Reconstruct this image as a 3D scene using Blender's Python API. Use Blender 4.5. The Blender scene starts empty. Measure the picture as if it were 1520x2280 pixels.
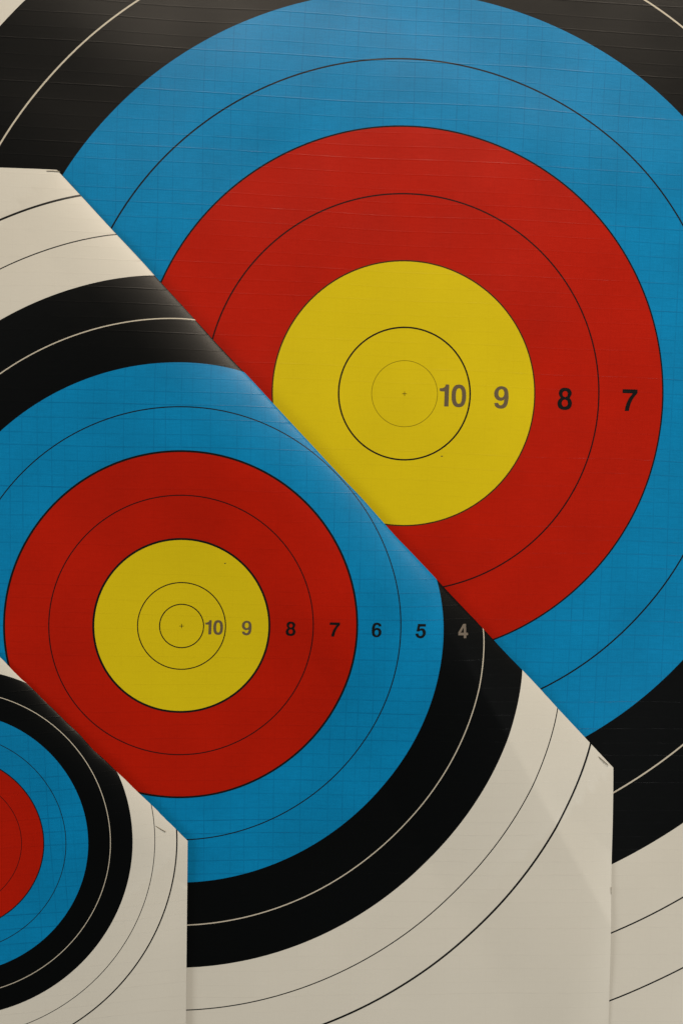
import bpy, bmesh, math, random
import numpy as np
from mathutils import Matrix, Vector
from mathutils.geometry import delaunay_2d_cdt

sc = bpy.context.scene
col = sc.collection
random.seed(4)

# ------------------------------------------------------------------ camera
# sheet space: x right, y up, z towards the viewer, in centimetres.
# world: X = x, Y = -z, Z = y, in metres.
Q = Matrix(((1, 0, 0), (0, 0, -1), (0, 1, 0)))
cam_d = bpy.data.cameras.new('camera')
cam = bpy.data.objects.new('camera', cam_d)
col.objects.link(cam)
cam_d.sensor_fit = 'VERTICAL'
cam_d.sensor_height = 36.0
cam_d.sensor_width = 24.0
cam_d.lens = 50.0
cam_d.clip_start = 0.02
cam_d.clip_end = 50.0
rot = Q @ Matrix.Rotation(-0.0458374, 3, 'X') @ Matrix.Rotation(-0.0855170, 3, 'Y')
cam.matrix_world = Matrix.Translation((-0.0025, -1.30779, -0.0012)) @ rot.to_4x4()
sc.camera = cam

# ------------------------------------------------------------------ light
world = bpy.data.worlds.new('World')
sc.world = world
world.use_nodes = True
bg = world.node_tree.nodes['Background']
bg.inputs[0].default_value = (1.0, 0.95, 0.88, 1)
bg.inputs[1].default_value = 0.06


def area(name, loc, target, sx, sy, power, color):
    l = bpy.data.lights.new(name, 'AREA')
    l.shape = 'RECTANGLE'
    l.size, l.size_y = sx, sy
    l.energy = power
    l.color = color
    o = bpy.data.objects.new(name, l)
    col.objects.link(o)
    o.location = loc
    o.rotation_euler = (Vector(target) - Vector(loc)).to_track_quat('-Z', 'Y').to_euler()
    return o


# overhead daylight panel in front of the sheets, and two wide soft fill lights added at the sides
area('overhead_light', (0.72, -1.50, 1.36), (0.15, 0, 0.0), 2.2, 0.36, 37, (1.0, 0.85, 0.68))
area('right_fill', (3.0, -1.25, -1.7), (0.05, 0, -0.3), 1.4, 1.6, 86, (0.98, 0.98, 0.96))
area('left_fill', (-2.6, -1.9, 0.3), (-0.2, 0, -0.4), 1.4, 2.2, 30, (0.98, 0.98, 0.96))

sc.view_settings.view_transform = 'Standard'
sc.view_settings.look = 'None'
sc.view_settings.exposure = 0.07
sc.view_settings.gamma = 1.0
sc.view_settings.use_curve_mapping = False
sc.cycles.max_bounces = 2
sc.cycles.diffuse_bounces = 1
sc.cycles.glossy_bounces = 1

# ------------------------------------------------------------------ materials


def nd(nt, t, **kw):
    n = nt.nodes.new(t)
    for k, v in kw.items():
        setattr(n, k, v)
    return n


def math_(nt, op, a, b=None, c=None):
    n = nd(nt, 'ShaderNodeMath', operation=op)
    for i, v in enumerate((a, b, c)):
        if v is None:
            continue
        if isinstance(v, (int, float)):
            n.inputs[i].default_value = v
        else:
            nt.links.new(v, n.inputs[i])
    return n.outputs[0]


def noise(nt, vec, scale, detail=2.0, rough=0.5):
    n = nd(nt, 'ShaderNodeTexNoise', noise_dimensions='2D')
    n.inputs['Scale'].default_value = scale
    n.inputs['Detail'].default_value = detail
    n.inputs['Roughness'].default_value = rough
    nt.links.new(vec, n.inputs['Vector'])
    return n.outputs['Fac']


def scrim_group():
    """woven scrim laminated in the sheet: thread height and thread mask from the sheet's own coordinates (cm)"""
    g = bpy.data.node_groups.new('scrim', 'ShaderNodeTree')
    for nm in ('threads', 'height', 'mottle', 'patch'):
        g.interface.new_socket(nm, in_out='OUTPUT', socket_type='NodeSocketFloat')
    uv = nd(g, 'ShaderNodeUVMap', uv_map='sheet')
    sep = nd(g, 'ShaderNodeSeparateXYZ')
    g.links.new(uv.outputs[0], sep.inputs[0])
    u, v = sep.outputs[0], sep.outputs[1]
    low = noise(g, uv.outputs[0], 0.07, 0.0)
    wob = math_(g, 'MULTIPLY', low, 0.45)
    al_all = noise(g, uv.outputs[0], 0.45, 1.0, 0.6)

    def comb(coord, period, offset, width, seed):
        p = math_(g, 'ADD', math_(g, 'DIVIDE', coord, period), math_(g, 'ADD', math_(g, 'DIVIDE', wob, period), offset))
        idx = math_(g, 'FLOOR', p)
        fr = math_(g, 'FRACT', p)
        wn = nd(g, 'ShaderNodeTexWhiteNoise', noise_dimensions='1D')
        g.links.new(math_(g, 'ADD', idx, seed), wn.inputs['W'])
        r = wn.outputs['Value']
        cen = math_(g, 'ADD', 0.42, math_(g, 'MULTIPLY', r, 0.16))
        d = math_(g, 'MULTIPLY', math_(g, 'ABSOLUTE', math_(g, 'SUBTRACT', fr, cen)), period)
        m = nd(g, 'ShaderNodeMapRange', interpolation_type='SMOOTHSTEP')
        g.links.new(d, m.inputs['Value'])
        m.inputs['From Min'].default_value = 0.0
        m.inputs['From Max'].default_value = width
        m.inputs['To Min'].default_value = 1.0
        m.inputs['To Max'].default_value = 0.0
        # a soft shoulder beside each thread, on one side only
        dd = math_(g, 'MULTIPLY', math_(g, 'SUBTRACT', fr, cen), period)
        sh = nd(g, 'ShaderNodeMapRange', interpolation_type='SMOOTHSTEP')
        g.links.new(dd, sh.inputs['Value'])
        sh.inputs['From Min'].default_value = 0.0
        sh.inputs['From Max'].default_value = period * 0.45
        sh.inputs['To Min'].default_value = 1.0
        sh.inputs['To Max'].default_value = 0.0
        # thread strength differs from thread to thread and along each one
        al = al_all
        st = math_(g, 'MULTIPLY', math_(g, 'ADD', 0.35, math_(g, 'MULTIPLY', r, 0.65)),
                   math_(g, 'MULTIPLY_ADD', al, 1.4, 0.15))
        st = math_(g, 'MAXIMUM', st, 0.05)
        return math_(g, 'MULTIPLY', m.outputs[0], st), math_(g, 'MULTIPLY', sh.outputs[0], math_(g, 'MULTIPLY', st, math_(g, 'GREATER_THAN', dd, 0.0)))

    weft, wsh = comb(v, 1.275, 0.0, 0.085, 11.0)
    warp1, _ = comb(u, 2.55, 0.0, 0.075, 31.0)
    warp2, _ = comb(u, 2.55, 0.455, 0.075, 57.0)
    warp = math_(g, 'MULTIPLY', math_(g, 'ADD', warp1, warp2), 0.75)
    fine = noise(g, uv.outputs[0], 11.0, 1.0, 0.65)
    # brushed vertical fibres
    mp = nd(g, 'ShaderNodeMapping')
    mp.inputs['Scale'].default_value = (7.0, 0.9, 1.0)
    g.links.new(uv.outputs[0], mp.inputs['Vector'])
    fib = noise(g, mp.outputs[0], 1.0, 1.0, 0.6)
    mp2 = nd(g, 'ShaderNodeMapping')
    mp2.inputs['Scale'].default_value = (0.8, 6.5, 1.0)
    g.links.new(uv.outputs[0], mp2.inputs['Vector'])
    rib = noise(g, mp2.outputs[0], 1.0, 1.0, 0.6)
    patch = noise(g, uv.outputs[0], 0.16, 1.0, 0.55)
    go = nd(g, 'NodeGroupOutput')
    thr = math_(g, 'MAXIMUM', weft, warp)
    h = math_(g, 'ADD', math_(g, 'MULTIPLY', weft, 1.0), math_(g, 'MULTIPLY', warp, 0.28))
    h = math_(g, 'ADD', h, math_(g, 'MULTIPLY', wsh, 0.5))
    g.links.new(thr, go.inputs['threads'])
    g.links.new(h, go.inputs['height'])
    g.links.new(math_(g, 'ADD', math_(g, 'MULTIPLY', fine, 0.5), math_(g, 'ADD', math_(g, 'MULTIPLY', fib, 0.2), math_(g, 'MULTIPLY', rib, 0.3))), go.inputs['mottle'])
    g.links.new(patch, go.inputs['patch'])
    return g


SCRIM = scrim_group()


def print_mat(name, color, thread=0.10, thread_col=None, mottle=0.10, rough=0.325, spec=0.25, relief=0.00007):
    m = bpy.data.materials.new(name)
    m.use_nodes = True
    nt = m.node_tree
    b = nt.nodes['Principled BSDF']
    s = nd(nt, 'ShaderNodeGroup', node_tree=SCRIM)
    # ink density: fine mottle, slow patches, and the threads showing through
    mot = math_(nt, 'ADD', 1.0, math_(nt, 'MULTIPLY', math_(nt, 'SUBTRACT', s.outputs['mottle'], 0.5), mottle * 2.2))
    pat = math_(nt, 'ADD', 1.0, math_(nt, 'MULTIPLY', math_(nt, 'SUBTRACT', s.outputs['patch'], 0.5), mottle * 1.2))
    sc_ = nd(nt, 'ShaderNodeVectorMath', operation='SCALE')
    sc_.inputs[0].default_value = color
    nt.links.new(math_(nt, 'MULTIPLY', mot, pat), sc_.inputs['Scale'])
    mix = nd(nt, 'ShaderNodeMix', data_type='RGBA')
    nt.links.new(math_(nt, 'MULTIPLY', s.outputs['threads'], thread), mix.inputs[0])
    nt.links.new(sc_.outputs[0], mix.inputs[6])
    tc = thread_col or tuple(c * 0.35 for c in color)
    mix.inputs[7].default_value = (*tc, 1)
    nt.links.new(mix.outputs[2], b.inputs['Base Color'])
    bp = nd(nt, 'ShaderNodeBump')
    bp.inputs['Strength'].default_value = 1.0
    bp.inputs['Distance'].default_value = relief
    nt.links.new(s.outputs['height'], bp.inputs['Height'])
    nt.links.new(bp.outputs[0], b.inputs['Normal'])
    r = math_(nt, 'ADD', rough - 0.04, math_(nt, 'MULTIPLY', s.outputs['mottle'], 0.08))
    nt.links.new(r, b.inputs['Roughness'])
    b.inputs['Specular IOR Level'].default_value = spec
    return m


M = {
    'white': print_mat('white_sheet', (0.60, 0.58, 0.51), thread=0.12, thread_col=(0.52, 0.48, 0.40), mottle=0.035),
    'black': print_mat('black_ink', (0.0004, 0.0009, 0.0011), thread=0.2, mottle=0.10, relief=0.00005),
    'blue': print_mat('blue_ink', (0.0005, 0.190, 0.42), thread=0.7, thread_col=(0.0, 0.105, 0.255), mottle=0.24),
    'red': print_mat('red_ink', (0.385, 0.0080, 0.0005), thread=0.16, thread_col=(0.23, 0.004, 0.001), mottle=0.17),
    'gold': print_mat('gold_ink', (0.585, 0.46, 0.005), thread=0.14, thread_col=(0.47, 0.33, 0.003), mottle=0.075),
    'line': print_mat('black_line_ink', (0.005, 0.006, 0.006), thread=0.0, mottle=0.05),
    'brown': print_mat('brown_line_ink', (0.045, 0.022, 0.006), thread=0.0, mottle=0.05),
    'maroon': print_mat('dark_red_line_ink', (0.025, 0.004, 0.004), thread=0.0, mottle=0.05),
    'olive': print_mat('olive_line_ink', (0.17, 0.13, 0.002), thread=0.0, mottle=0.05),
    'pale': print_mat('unprinted_line', (0.50, 0.46, 0.37), thread=0.05, mottle=0.03),
    'grey': print_mat('grey_number_ink', (0.115, 0.088, 0.052), thread=0.15, mottle=0.14),
    'taupe': print_mat('taupe_number_ink', (0.15, 0.125, 0.10), thread=0.15, mottle=0.12),
    'back': print_mat('sheet_reverse', (0.66, 0.62, 0.53), thread=0.15, mottle=0.03, rough=0.7),
}


def simple_mat(name, color, rough, metal=0.0):
    m = bpy.data.materials.new(name)
    m.use_nodes = True
    nt = m.node_tree
    b = nt.nodes['Principled BSDF']
    tc = nd(nt, 'ShaderNodeTexCoord')
    n = noise(nt, tc.outputs['Object'], 900.0, 3.0)
    cr = nd(nt, 'ShaderNodeMix', data_type='RGBA')
    nt.links.new(n, cr.inputs[0])
    cr.inputs[6].default_value = (*[c * 0.7 for c in color], 1)
    cr.inputs[7].default_value = (*[min(1, c * 1.3) for c in color], 1)
    nt.links.new(cr.outputs[2], b.inputs['Base Color'])
    b.inputs['Roughness'].default_value = rough
    b.inputs['Metallic'].default_value = metal
    return m


STEEL = simple_mat('staple_steel', (0.30, 0.27, 0.20), 0.42, 0.85)
PALE_STEEL = simple_mat('painted_staple', (0.42, 0.39, 0.32), 0.6)
SPECK = simple_mat('speck_dark', (0.02, 0.015, 0.008), 0.8)

# ------------------------------------------------------------------ sheets: how each one lies


def undulate(x, y, seed, amp):
    rs = np.random.RandomState(seed)
    z = np.zeros_like(x)
    for i in range(9):
        lam = rs.uniform(11, 46)
        a = rs.uniform(0, 2 * np.pi)
        z += amp * lam / 6.28 * np.sin((x * np.cos(a) + y * np.sin(a)) * 6.283 / lam + rs.uniform(0, 6.28)) / 3.0
    for i in range(10):
        lam = rs.uniform(5, 11)
        a = rs.uniform(0, 2 * np.pi)
        env = 0.5 + 0.5 * np.sin(x * rs.uniform(-.12, .12) + y * rs.uniform(-.12, .12) + rs.uniform(0, 6.28))
        z += amp * 0.5 * env * lam / 6.28 * np.sin((x * np.cos(a) + y * np.sin(a)) * 6.283 / lam + rs.uniform(0, 6.28)) / 3.0
    return z


def soft_floor(z, low, k=0.05):
    return low + k * np.logaddexp(0, (z - low) / k)


class Sheet:
    """A printed square sheet, in places: centre of its rings, ring width, edges, optional folded corner."""

    def __init__(self, cx, cy, w, x0, x1, y0, y1, ang, z0, seed, amp, thread_ang, fold=None):
        self.c = (cx, cy)
        self.w = w
        self.box = (x0, x1, y0, y1)
        self.ang = ang
        self.z0 = z0
        self.seed = seed
        self.amp = amp
        self.ta = thread_ang
        self.fold = fold

    def flat_height(self, x, y):
        z = self.z0 + undulate(x, y, self.seed, self.amp)
        if self.fold:
            F = self.fold
            s = np.clip(((x - F['p'][0]) * F['d'][0] + (y - F['p'][1]) * F['d'][1]) / F['len'], 0, 1)
            t = (x - F['p'][0]) * F['n'][0] + (y - F['p'][1]) * F['n'][1]
            d = np.maximum(-t - F['L'], 0)
            z = z + F['bulge'](s) * np.exp(-(d / F['fall']) ** 2)
            # near the free right edge the sheet settles against what is behind it
            x1 = self.box[1]
            z = z - F['settle'] * np.exp(-np.maximum(x1 - x, 0) / 2.5)
            z = soft_floor(z, F['under'](x, y))
        return z

    def crease_height(self, x, y):
        F = self.fold
        z = np.zeros_like(x)
        for q0, dir_, drop, ridge in F.get('creases', ()):
            nx, ny = -dir_[1], dir_[0]
            q = -((x - q0[0]) * nx + (y - q0[1]) * ny)
            along = (x - q0[0]) * dir_[0] + (y - q0[1]) * dir_[1]
            win = 1 / (1 + np.exp(-(along - 2.0) / 1.2))
            qq = np.where(q > 0, ridge * 3.0 - drop * q, ridge * np.exp(np.minimum(q, 0) / 3.0) * 3.0)
            # a crease in a laminated sheet is slightly rounded
            qq = qq - (drop + ridge) * 0.06 * np.exp(-(q / 0.12) ** 2)
            z = z + win * np.maximum(qq, -F['maxdrop'])
        return z

    def place(self, x, y):
        """flat print position -> where that bit of paper is"""
        x = np.asarray(x, float)
        y = np.asarray(y, float)
        if not self.fold:
            return np.stack([x, y, self.flat_height(x, y)], -1)
        F = self.fold
        px, py = F['p']
        dx, dy = F['d']
        nx, ny = F['n']
        L = F['L']
        s = (x - px) * dx + (y - py) * dy
        sn = np.clip(s / F['len'], 0, 1)
        t = (x - px) * nx + (y - py) * ny
        bow = F['bow'] * np.sin(np.pi * sn) + np.sin(np.pi * sn) * (0.025 * np.sin(sn * 37.0 + 1) + 0.02 * np.sin(sn * 61.0) + 0.03 * np.sin(sn * 17.0))
        t = t - bow * 0          # print is not shifted by the bow, only the fold is
        out = np.stack([x, y, np.zeros_like(x)], -1)
        near = t > -L
        far = ~near
        out[far, 2] = soft_floor(self.flat_height(x[far], y[far]) + self.crease_height(x[far], y[far]), F['under'](x[far], y[far]))
        if near.any():
            sN = s[near]
            tN = t[near]
            bN = bow[near]
            xe = px + sN * dx - L * nx
            ye = py + sN * dy - L * ny
            zf = self.flat_height(xe, ye)
            lw = F['under'](xe, ye) - 0.09
            zb = lw + 0.18 * (zf - lw)
            zt = zb + (zf - zb) * 0.30
            A = zf - zt
            B = zt - zb
            Lw = L + bN
            K = 72
            th = np.linspace(0, np.pi, K * 2 + 1)
            c2 = np.where(th[None, :] <= np.pi / 2, A[:, None], B[:, None])
            X = -L + Lw[:, None] * np.sin(th)[None, :]
            Z = zt[:, None] + c2 * (np.sign(np.cos(th)) * np.abs(np.cos(th)) ** 1.54)[None, :]
            seg = np.sqrt(np.diff(X, axis=1) ** 2 + np.diff(Z, axis=1) ** 2)
            S = np.concatenate([np.zeros((len(sN), 1)), np.cumsum(seg, 1)], 1)
            sig = tN + L
            tt = np.empty_like(sN)
            zz = np.empty_like(sN)
            for i in range(len(sN)):
                if sig[i] >= S[i, -1]:
                    tt[i] = -L - (sig[i] - S[i, -1])
                    zz[i] = 0.0
                else:
                    tt[i] = np.interp(sig[i], S[i], X[i])
                    zz[i] = np.interp(sig[i], S[i], Z[i])
            flap = sig >= S[:, -1]
            if flap.any():        # the turned-under corner lies between the two sheets
                xf = px + sN[flap] * dx + tt[flap] * nx
                yf = py + sN[flap] * dy + tt[flap] * ny
                lo = F['under'](xf, yf) - 0.09
                zz[flap] = lo + 0.18 * (self.flat_height(xf, yf) - lo)
            out[near, 0] = px + sN * dx + tt * nx
            out[near, 1] = py + sN * dy + tt * ny
            wt = np.clip((zz - zt) / np.maximum(A, 1e-3), 0, 1) * (sig < S[:, K])
            out[near, 2] = np.where(wt > 0, np.maximum(zz + wt * self.crease_height(x[near], y[near]), zb), zz)
        return out

    def normal(self, x, y, e=0.04):
        a = self.place(x + e, y) - self.place(x - e, y)
        b = self.place(x, y + e) - self.place(x, y - e)
        n = np.cross(a, b)
        return n / np.maximum(np.linalg.norm(n, axis=-1, keepdims=True), 1e-9)

    def uv(self, x, y):
        ca, sa = math.cos(self.ta), math.sin(self.ta)
        u = x - self.c[0]
        v = y - self.c[1]
        return np.stack([ca * u + sa * v + 37.0 * self.seed, -sa * u + ca * v + 13.0 * self.seed], -1)


def to_world(P):
    P = np.asarray(P)
    return np.stack([P[..., 0], -P[..., 2], P[..., 1]], -1) * 0.01


def link(name, mesh, parent=None):
    o = bpy.data.objects.new(name, mesh)
    col.objects.link(o)
    if parent is not None:
        o.parent = parent
        o.matrix_parent_inverse = parent_inv(parent)
    return o


def parent_inv(p):
    mtx = Matrix.Translation(-root_loc[p.name]) if p.name in root_loc else Matrix()
    return mtx


root_loc = {}


def make_mesh(name, V, N, UV, faces, mat, base):
    """V, N in world axes (metres); base is the thing's origin"""
    me = bpy.data.meshes.new(name)
    me.from_pydata((V - np.array(base)).tolist(), [], faces)
    uvl = me.uv_layers.new(name='sheet')
    li = np.empty(len(me.loops), dtype=np.int32)
    me.loops.foreach_get('vertex_index', li)
    uvl.data.foreach_set('uv', UV[li].astype(np.float32).ravel())
    me.polygons.foreach_set('use_smooth', [True] * len(me.polygons))
    me.materials.append(mat)
    me.normals_split_custom_set_from_vertices(N.tolist())
    me.update()
    return me


# ------------------------------------------------------------------ numbers (outlines in sheet units, height 1)


def smooth_loop(pts, corners=()):
    """closed Catmull-Rom through pts; indices in corners stay sharp"""
    n = len(pts)
    out = []
    P = [np.array(p, float) for p in pts]
    for i in range(n):
        p0, p1, p2, p3 = P[i - 1], P[i], P[(i + 1) % n], P[(i + 2) % n]
        t1 = (p2 - p0) / 2
        t2 = (p3 - p1) / 2
        if i in corners and (i + 1) % n in corners:
            out.append(p1)
            continue
        if i in corners:
            t1 = (p2 - p1) * 1.0 - t2 * 0.0
        if (i + 1) % n in corners:
            t2 = (p2 - p1)
        for k in range(6):
            t = k / 6
            h00 = 2 * t ** 3 - 3 * t ** 2 + 1
            h10 = t ** 3 - 2 * t ** 2 + t
            h01 = -2 * t ** 3 + 3 * t ** 2
            h11 = t ** 3 - t ** 2
            out.append(h00 * p1 + h10 * t1 + h01 * p2 + h11 * t2)
    return np.array(out)


def superell(cx, cy, rx, ry, p=2.3, n=40):
    a = np.linspace(0, 2 * np.pi, n, endpoint=False)
    c, s = np.cos(a), np.sin(a)
    return np.stack([cx + rx * np.sign(c) * np.abs(c) ** (2 / p), cy + ry * np.sign(s) * np.abs(s) ** (2 / p)], -1)


def norm(loops, x0, base, h):
    return [np.stack([(l[:, 0] - x0) / h, (base - l[:, 1]) / h], -1) for l in loops]


GL = {}
GL['0'] = norm([superell(460, 311, 122, 189, 2.5), superell(461, 312, 53, 130, 2.5)], 338, 492, 366)
GL['1'] = norm([smooth_loop([(132, 188), (180, 183), (215, 163), (236, 122), (290, 122), (288, 240), (284, 488), (213, 488), (217, 238), (134, 236)],
                            (0, 3, 4, 5, 6, 7, 8, 9))], 132, 488, 366)
nine = smooth_loop([(1064, 430), (1080, 480), (1120, 512), (1180, 522), (1240, 508), (1283, 460), (1302, 380), (1305, 300), (1295, 225), (1262, 168),
                    (1185, 143), (1115, 163), (1072, 212), (1058, 268), (1072, 330), (1115, 375), (1165, 388), (1205, 383), (1238, 362),
                    (1226, 420), (1205, 455), (1175, 468), (1145, 455), (1128, 425)], (0, 18, 23))
nine_h = superell(1181, 264, 52, 71, 2.2)
GL['9'] = norm([nine, nine_h], 1058, 517, 369)
rot6 = lambda l: np.stack([1058 + 1305 - l[:, 0], 143 + 522 - l[:, 1]], -1)
GL['6'] = norm([rot6(nine), rot6(nine_h)], 1058, 517, 369)
GL['8'] = norm([smooth_loop([(260, 155), (320, 168), (355, 208), (358, 255), (331, 312), (358, 350), (368, 402), (350, 458), (310, 488), (255, 497),
                             (200, 488), (158, 458), (142, 402), (155, 348), (191, 312), (163, 268), (159, 225), (178, 183), (212, 161)], (4, 14)),
                superell(258, 251, 42, 46, 2.1), superell(256, 392, 49, 54, 2.1)], 142, 493, 334)
GL['7'] = norm([smooth_loop([(1138, 188), (1368, 188), (1368, 240), (1310, 316), (1266, 412), (1243, 515), (1180, 515), (1196, 430), (1232, 338), (1297, 246), (1138, 246)],
                            (0, 1, 2, 5, 6, 9, 10))], 1138, 515, 327)
GL['5'] = norm([smooth_loop([(708, 96), (802, 96), (802, 127), (733, 127), (727, 156), (750, 148), (776, 151), (797, 172), (803, 205), (792, 240),
                             (765, 263), (738, 268), (705, 258), (685, 235), (680, 212), (713, 209), (722, 232), (741, 239), (760, 230), (768, 205),
                             (760, 182), (742, 174), (720, 187), (691, 184)], (0, 1, 2, 3, 4, 14, 15, 22, 23))], 680, 266, 170)
GL['4'] = norm([np.array([(1264, 99), (1300, 99), (1300, 206), (1322, 206), (1322, 237), (1300, 237), (1300, 272), (1267, 272), (1267, 237), (1197, 237), (1197, 203)], float),
                np.array([(1268, 143), (1268, 206), (1228, 206)], float)], 1197, 272, 173)


def inside(pt, loops):
    c = False
    for l in loops:
        n = len(l)
        j = n - 1
        for i in range(n):
            if (l[i][1] > pt[1]) != (l[j][1] > pt[1]) and pt[0] < (l[j][0] - l[i][0]) * (pt[1] - l[i][1]) / (l[j][1] - l[i][1]) + l[i][0]:
                c = not c
            j = i
    return c


def fill(loops, step):
    vs, es = [], []
    for l in loops:
        b = len(vs)
        n = len(l)
        vs += [Vector(p) for p in l]
        es += [(b + i, b + (i + 1) % n) for i in range(n)]
    allp = np.concatenate(loops)
    mn, mx = allp.min(0), allp.max(0)
    for gx in np.arange(mn[0] + step / 2, mx[0], step):
        for gy in np.arange(mn[1] + step / 2, mx[1], step):
            vs.append(Vector((gx, gy)))
    r = delaunay_2d_cdt(vs, es, [], 0, 1e-6)
    V = np.array([tuple(v) for v in r[0]])
    faces = []
    for f in r[2]:
        if inside(V[list(f)].mean(0), loops):
            a, b, c = V[f[0]], V[f[1]], V[f[2]]
            if (b[0] - a[0]) * (c[1] - a[1]) - (b[1] - a[1]) * (c[0] - a[0]) < 0:
                f = f[::-1]
            faces.append(tuple(f))
    return V, faces


def number_part(sheet, root, parent, text, cx, cy, h, ang, mat, base):
    loops = []
    x = 0.0
    for ch in text:
        g = GL[ch]
        w = max(l[:, 0].max() for l in g)
        for l in g:
            loops.append(l + np.array([x, 0]))
        x += w + (0.125 if len(text) > 1 else 0)
    tot = max(l[:, 0].max() for l in loops)
    ca, sa = math.cos(ang), math.sin(ang)
    res = []
    for l in loops:
        q = (l - np.array([tot / 2, 0.5])) * h
        res.append(np.stack([cx + ca * q[:, 0] - sa * q[:, 1], cy + sa * q[:, 0] + ca * q[:, 1]], -1))
    flat_part(sheet, 'score_number', res, mat, parent, base, 0.25)


def flat_part(sheet, name, loops, mat, parent, base, step, lift=0.012):
    V, faces = fill(loops, step)
    P = sheet.place(V[:, 0], V[:, 1])
    Nn = sheet.normal(V[:, 0], V[:, 1])
    P = P + Nn * lift
    me = make_mesh(name, to_world(P), to_world(Nn) * 100, sheet.uv(V[:, 0], V[:, 1]), faces, mat, base)
    o = bpy.data.objects.new(name, me)
    col.objects.link(o)
    o.parent = parent
    return o


# ------------------------------------------------------------------ build one target face


def build_sheet(sheet, label, lines, numbers, cross, dr, NA=360, specks=()):
    cx, cy = sheet.c
    w = sheet.w
    base = to_world(np.array([cx, cy, sheet.z0]))
    root = bpy.data.objects.new('target_face', None)
    root.empty_display_size = 0.05
    col.objects.link(root)
    root.location = base
    root['label'] = label
    root['category'] = 'archery target'
    root['group'] = 'target faces stapled up one over another'
    # radial bands: (r, id) ; id is (zone, None) or (zone, line index)
    zone_of = lambda r: 'gold_zone' if r < 2 * w else 'red_zone' if r < 4 * w else 'blue_zone' if r < 6 * w else 'black_zone' if r < 8 * w else 'white_zone'
    marks = sorted((n * w, lw * 1.2, mt) for n, lw, mt in lines)
    x0, x1, y0, y1 = sheet.box
    rmax = max(math.hypot(a - cx, b - cy) for a in (x0, x1) for b in (y0, y1)) + 0.5
    stops = sorted(set([n * w for n in (2, 4, 6, 8)] + [0.06, rmax] + [r - lw / 2 for r, lw, _ in marks] + [r + lw / 2 for r, lw, _ in marks]))
    # colour boundaries that carry a line are covered by it
    def covered(r):
        return any(abs(r - m[0]) < m[1] / 2 - 1e-6 for m in marks)
    stops = [r for r in stops if not covered(r)]
    radii, ids = [stops[0]], []
    ID = {}
    def idx(k):
        return ID.setdefault(k, len(ID))
    for a, b in zip(stops[:-1], stops[1:]):
        mid = (a + b) / 2
        k = None
        for i, (r, lw, mt) in enumerate(marks):
            if abs(mid - r) < lw / 2:
                k = (zone_of(r - 0.01), i)
        if k is None:
            k = (zone_of(mid), None)
        n = max(1, math.ceil((b - a) / dr))
        for j in range(n):
            radii.append(a + (b - a) * (j + 1) / n)
            ids.append(idx(k))
    bm = bmesh.new()
    ang = [2 * math.pi * i / NA for i in range(NA)]
    cs = [(math.cos(a), math.sin(a)) for a in ang]
    c0 = bm.verts.new((cx, cy, 0))
    rings = [[bm.verts.new((cx + r * c, cy + r * s, 0)) for c, s in cs] for r in radii]
    for i in range(NA):
        f = bm.faces.new((c0, rings[0][i], rings[0][(i + 1) % NA]))
        f.material_index = idx(('gold_zone', None))
    for j, k in enumerate(ids):
        A, Bq = rings[j], rings[j + 1]
        for i in range(NA):
            i2 = (i + 1) % NA
            f = bm.faces.new((A[i], Bq[i], Bq[i2], A[i2]))
            f.material_index = k
    # trim to the sheet
    ca, sa = math.cos(sheet.ang), math.sin(sheet.ang)
    def cut(co, no, clear=True):
        bmesh.ops.bisect_plane(bm, geom=bm.verts[:] + bm.edges[:] + bm.faces[:], dist=1e-5, plane_co=co, plane_no=no, clear_outer=clear)
    cut((x1, sheet.fold['edge_y'] if sheet.fold else cy, 0), (ca, sa, 0))
    cut((x0, cy, 0), (-1, 0, 0))
    cut((sheet.fold['edge_x'] if sheet.fold else cx, y1, 0), (-sa, ca, 0))
    cut((cx, y0, 0), (0, -1, 0))
    if sheet.fold:
        F = sheet.fold
        L = F['L']
        ts = list(np.arange(-L, -0.8, 0.35)) + list(np.arange(-0.8, 0.9, 0.07)) + list(np.arange(0.9, 2 * L, 0.5))
        for t in ts:
            cut((F['p'][0] + F['n'][0] * t, F['p'][1] + F['n'][1] * t, 0), (F['n'][0], F['n'][1], 0), False)
        for q0, dir_, drop, ridge in F.get('creases', ()):
            for off in (-0.2, -0.07, 0.07, 0.2):
                cut((q0[0] - dir_[1] * off, q0[1] + dir_[0] * off, 0), (-dir_[1], dir_[0], 0), False)
    bm.verts.index_update()
    XY = np.array([(v.co.x, v.co.y) for v in bm.verts])
    F_all = [tuple(v.index for v in f.verts) for f in bm.faces]
    F_id = np.array([f.material_index for f in bm.faces])
    bm.free()
    P = sheet.place(XY[:, 0], XY[:, 1])
    Nn = sheet.normal(XY[:, 0], XY[:, 1])
    UV = sheet.uv(XY[:, 0], XY[:, 1])
    W, NW = to_world(P), to_world(Nn) * 100

    def piece(name, sel, mat, parent):
        fs = [F_all[i] for i in sel]
        used = np.unique(np.concatenate([np.array(f) for f in fs]))
        mp = np.full(len(XY), -1)
        mp[used] = np.arange(len(used))
        me = make_mesh(name, W[used], NW[used], UV[used], [tuple(int(mp[i]) for i in f) for f in fs], mat, base)
        o = bpy.data.objects.new(name, me)
        col.objects.link(o)
        o.parent = parent
        return o

    zones = {}
    for zn, mt in (('gold_zone', 'gold'), ('red_zone', 'red'), ('blue_zone', 'blue'), ('black_zone', 'black'), ('white_zone', 'white')):
        k = ID.get((zn, None))
        sel = np.nonzero(F_id == k)[0]
        if len(sel):
            zones[zn] = piece(zn, sel, M[mt], root)
    for (zn, i), k in ID.items():
        if i is None:
            continue
        sel = np.nonzero(F_id == k)[0]
        if len(sel):
            piece('ring_line', sel, M[marks[i][2]], zones[zn])
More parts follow.
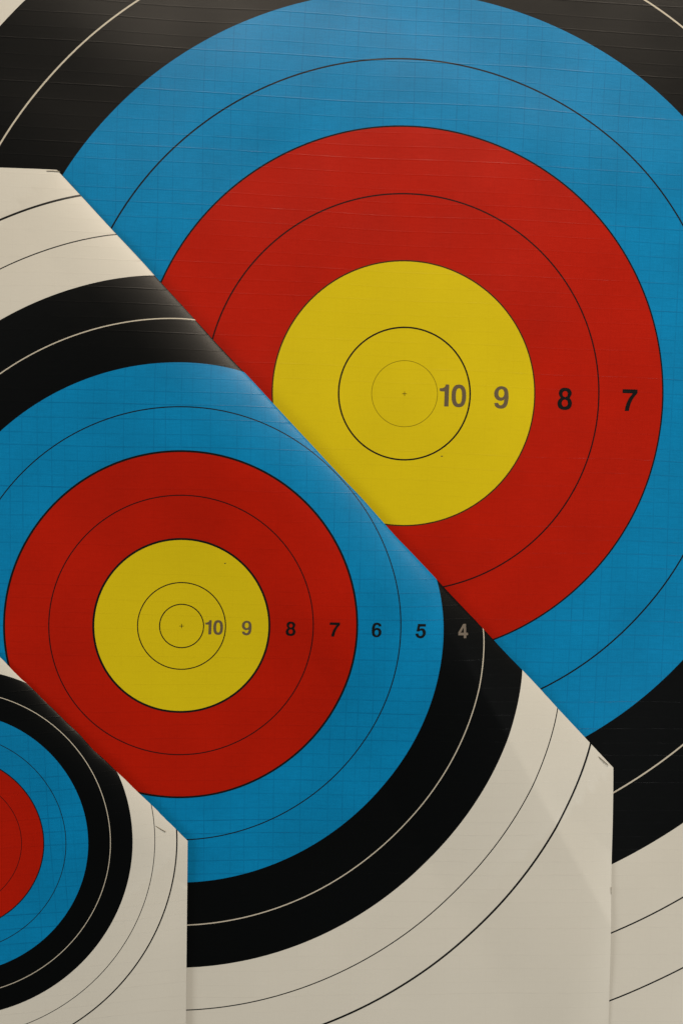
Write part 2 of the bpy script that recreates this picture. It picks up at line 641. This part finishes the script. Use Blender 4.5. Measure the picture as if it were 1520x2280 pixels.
    # the unprinted reverse, 0.2 mm behind the print
    me = make_mesh('sheet_reverse', to_world(P - Nn * 0.022), -NW, UV, [f[::-1] for f in F_all], M['back'], base)
    o = bpy.data.objects.new('sheet_reverse', me)
    col.objects.link(o)
    o.parent = root
    for text, nx, ny, h, a, mt in numbers:
        number_part(sheet, root, zones[zone_of(math.hypot(nx - cx, ny - cy))], text, nx, ny, h, a, M[mt], base)
    cl, cw, cm = cross
    plus = np.array([(-cw, -cl), (cw, -cl), (cw, -cw), (cl, -cw), (cl, cw), (cw, cw), (cw, cl), (-cw, cl), (-cw, cw), (-cl, cw), (-cl, -cw), (-cw, -cw)], float)
    flat_part(sheet, 'centre_cross', [plus + np.array([cx, cy])], M[cm], zones['gold_zone'], base, 0.3)
    for sx, sy, sr in specks:
        a = np.linspace(0, 2 * np.pi, 9, endpoint=False)
        rr = sr * (1 + 0.3 * np.sin(a * 2 + 1) + 0.15 * np.sin(a * 3))
        flat_part(sheet, 'speck', [np.stack([sx + rr * np.cos(a) * 1.3, sy + rr * np.sin(a)], -1)], SPECK, zones[zone_of(math.hypot(sx - cx, sy - cy))], base, 0.2)
    return root


def fold(p0, p1, **kw):
    d = np.array(p1) - np.array(p0)
    ln = np.linalg.norm(d)
    d = d / ln
    F = dict(p=p0, d=tuple(d), n=(-d[1], d[0]), len=ln)
    F.update(kw)
    return F


# large face at the back: 122 cm
back = Sheet(16.773, 4.819, 6.1, -46.0, 80.0, -58.5, 68.0, math.radians(-1.0), 0.0, 3, 0.030, math.radians(-1.8))
build_sheet(back, 'largest target face at the back with the biggest yellow centre and numbers 10 to 7',
            [(0.5, 0.045, 'olive'), (1, 0.125, 'line'), (2, 0.105, 'brown'), (3, 0.115, 'maroon'), (4, 0.12, 'line'), (5, 0.12, 'line'),
             (7, 0.125, 'pale'), (9, 0.12, 'line'), (10, 0.12, 'line')],
            [('10', 21.26, 4.67, 2.02, math.radians(-1.0), 'grey'), ('9', 25.81, 4.54, 2.02, math.radians(-1.0), 'grey'),
             ('8', 31.84, 4.45, 2.02, math.radians(-1.0), 'line'), ('7', 38.04, 4.37, 2.02, math.radians(-1.0), 'line')],
            (0.21, 0.022, 'brown'), 0.9, specks=((20.26, -0.94, 0.055),))

# middle face: 80 cm, its upper right corner folded behind
Fm = fold((-14.73, 24.62), (36.80, -30.26), L=5.8, fall=10.0, bow=-0.14, settle=0.46, under=lambda x, y: back.flat_height(x, y) + 0.13, maxdrop=0.4,
          edge_x=-14.73, edge_y=-30.26,
          bulge=lambda s: 1.5 * np.sin(np.pi * s) ** 0.8 + 0.14 * np.sin(s * 21.0) * np.sin(np.pi * s),
          creases=[((16.81, -9.85), (0.4884, -0.8726), 0.055, 0.09)])
mid = Sheet(-3.676, -16.499, 3.988, -46.0, 36.80, -58.5, 24.62, math.radians(-0.3), 0.60, 8, 0.022, math.radians(-1.0), Fm)
build_sheet(mid, 'middle-sized target face with numbers 10 to 4 and its upper right corner folded behind',
            [(0.5, 0.085, 'line'), (1, 0.085, 'line'), (2, 0.16, 'line'), (3, 0.085, 'maroon'), (4, 0.155, 'line'), (5, 0.085, 'line'),
             (7, 0.085, 'pale'), (9, 0.085, 'line'), (10, 0.16, 'line')],
            [('10', -0.72, -16.62, 1.31, math.radians(-1.2), 'grey'), ('9', 2.24, -16.68, 1.31, math.radians(-1.2), 'grey'),
             ('8', 6.24, -16.74, 1.31, math.radians(-1.2), 'line'), ('7', 10.24, -16.79, 1.31, math.radians(-1.2), 'line'),
             ('6', 14.06, -16.82, 1.31, math.radians(-1.2), 'line'), ('5', 18.10, -16.94, 1.31, math.radians(-1.2), 'line'),
             ('4', 22.15, -17.02, 1.31, math.radians(-1.2), 'taupe')],
            (0.20, 0.022, 'line'), 0.7, specks=((0.27, -10.73, 0.05),))

# small face in front, lower left: 40 cm, corner folded behind
Ff = fold((-24.35, -14.75), (-3.15, -36.33), L=3.2, fall=6.0, bow=0.07, settle=0.34, under=lambda x, y: mid.flat_height(x, y) + 0.13, maxdrop=0.2,
          edge_x=-24.35, edge_y=-36.33,
          bulge=lambda s: 0.75 * np.sin(np.pi * np.clip(s, 0, 1)) ** 0.8 + 0.06 * np.sin(s * 13.0) * np.sin(np.pi * s))
front = Sheet(-24.123, -36.10, 2.0, -46.0, -3.15, -58.5, -14.75, math.radians(-0.6), 1.0, 15, 0.024, math.radians(3.5), Ff)
build_sheet(front, 'smallest target face in front at the lower left, cut off by the picture edge',
            [(0.5, 0.05, 'line'), (1, 0.05, 'line'), (2, 0.09, 'line'), (3, 0.05, 'maroon'), (4, 0.085, 'line'), (5, 0.055, 'line'),
             (7, 0.055, 'pale'), (9, 0.055, 'line'), (10, 0.105, 'line')],
            [], (0.15, 0.02, 'line'), 0.5)


# ------------------------------------------------------------------ staples


def staple(label, a, b, za, zb, thick=0.062, leg=0.45):
    """wire staple: crown from a to b just above the sheet, legs driven in"""
    a = np.array([a[0], a[1], za])
    b = np.array([b[0], b[1], zb])
    ax = (b - a) / np.linalg.norm(b - a)
    up = np.array([0, 0, 1.0])
    r = 0.07
    path = [a - up * leg, a - up * r]
    for k in range(1, 5):
        t = math.pi / 2 * k / 4
        path.append(a - up * r * (1 - math.sin(t)) + ax * r * (1 - math.cos(t)))
    for k in range(0, 5):
        t = math.pi / 2 * (1 - k / 4)
        path.append(b - up * r * (1 - math.sin(t)) - ax * r * (1 - math.cos(t)))
    path.append(b - up * leg)
    side = np.cross(ax, up)
    side /= np.linalg.norm(side)
    bm = bmesh.new()
    rings = []
    base = to_world((a + b) / 2)
    for i, p in enumerate(path):
        tan = path[min(i + 1, len(path) - 1)] - path[max(i - 1, 0)]
        tan /= np.linalg.norm(tan)
        nrm = np.cross(side, tan)
        ring = []
        for k in range(8):
            ph = 2 * math.pi * k / 8 + math.pi / 8
            q = p + side * math.cos(ph) * thick * 0.62 + nrm * math.sin(ph) * thick * 0.45
            ring.append(bm.verts.new(to_world(q) - base))
        rings.append(ring)
    for A, Bq in zip(rings[:-1], rings[1:]):
        for k in range(8):
            bm.faces.new((A[k], A[(k + 1) % 8], Bq[(k + 1) % 8], Bq[k]))
    bm.faces.new(rings[0])
    bm.faces.new(rings[-1][::-1])
    bmesh.ops.recalc_face_normals(bm, faces=bm.faces[:])
    for f in bm.faces:
        f.smooth = True
    me = bpy.data.meshes.new('staple')
    bm.to_mesh(me)
    bm.free()
    me.materials.append(STEEL)
    o = bpy.data.objects.new('staple', me)
    col.objects.link(o)
    o.location = base
    o['label'] = label
    o['category'] = 'staple'
    o['group'] = 'wire staples holding the sheets'
    return o


def top_at(sheet, x, y):
    return float(sheet.place(np.array([x]), np.array([y]))[0, 2])


z1 = top_at(mid, -15.3, 24.3)
staple('wire staple over the top corner of the middle sheet beside the black ring', (-15.64, 24.45), (-14.50, 24.47), z1 + 0.05, z1 + 0.02)
z2 = top_at(mid, 35.3, -29.6)
staple('wire staple at the right corner of the middle sheet near the large black ring', (35.37, -29.23), (36.25, -30.02), z2 + 0.04, z2 + 0.04)
z3 = top_at(front, -5.6, -35.1)
staple('wire staple in the white corner of the small front sheet', (-6.10, -34.81), (-5.16, -35.41), z3 + 0.04, z3 + 0.04)
z4 = top_at(mid, 36.6, -42.1)
staple('pale staple set upright on the right edge of the middle sheet, lower right', (36.74, -41.74), (36.74, -42.43), z4 + 0.012, z4 + 0.012, thick=0.045).data.materials[0] = PALE_STEEL
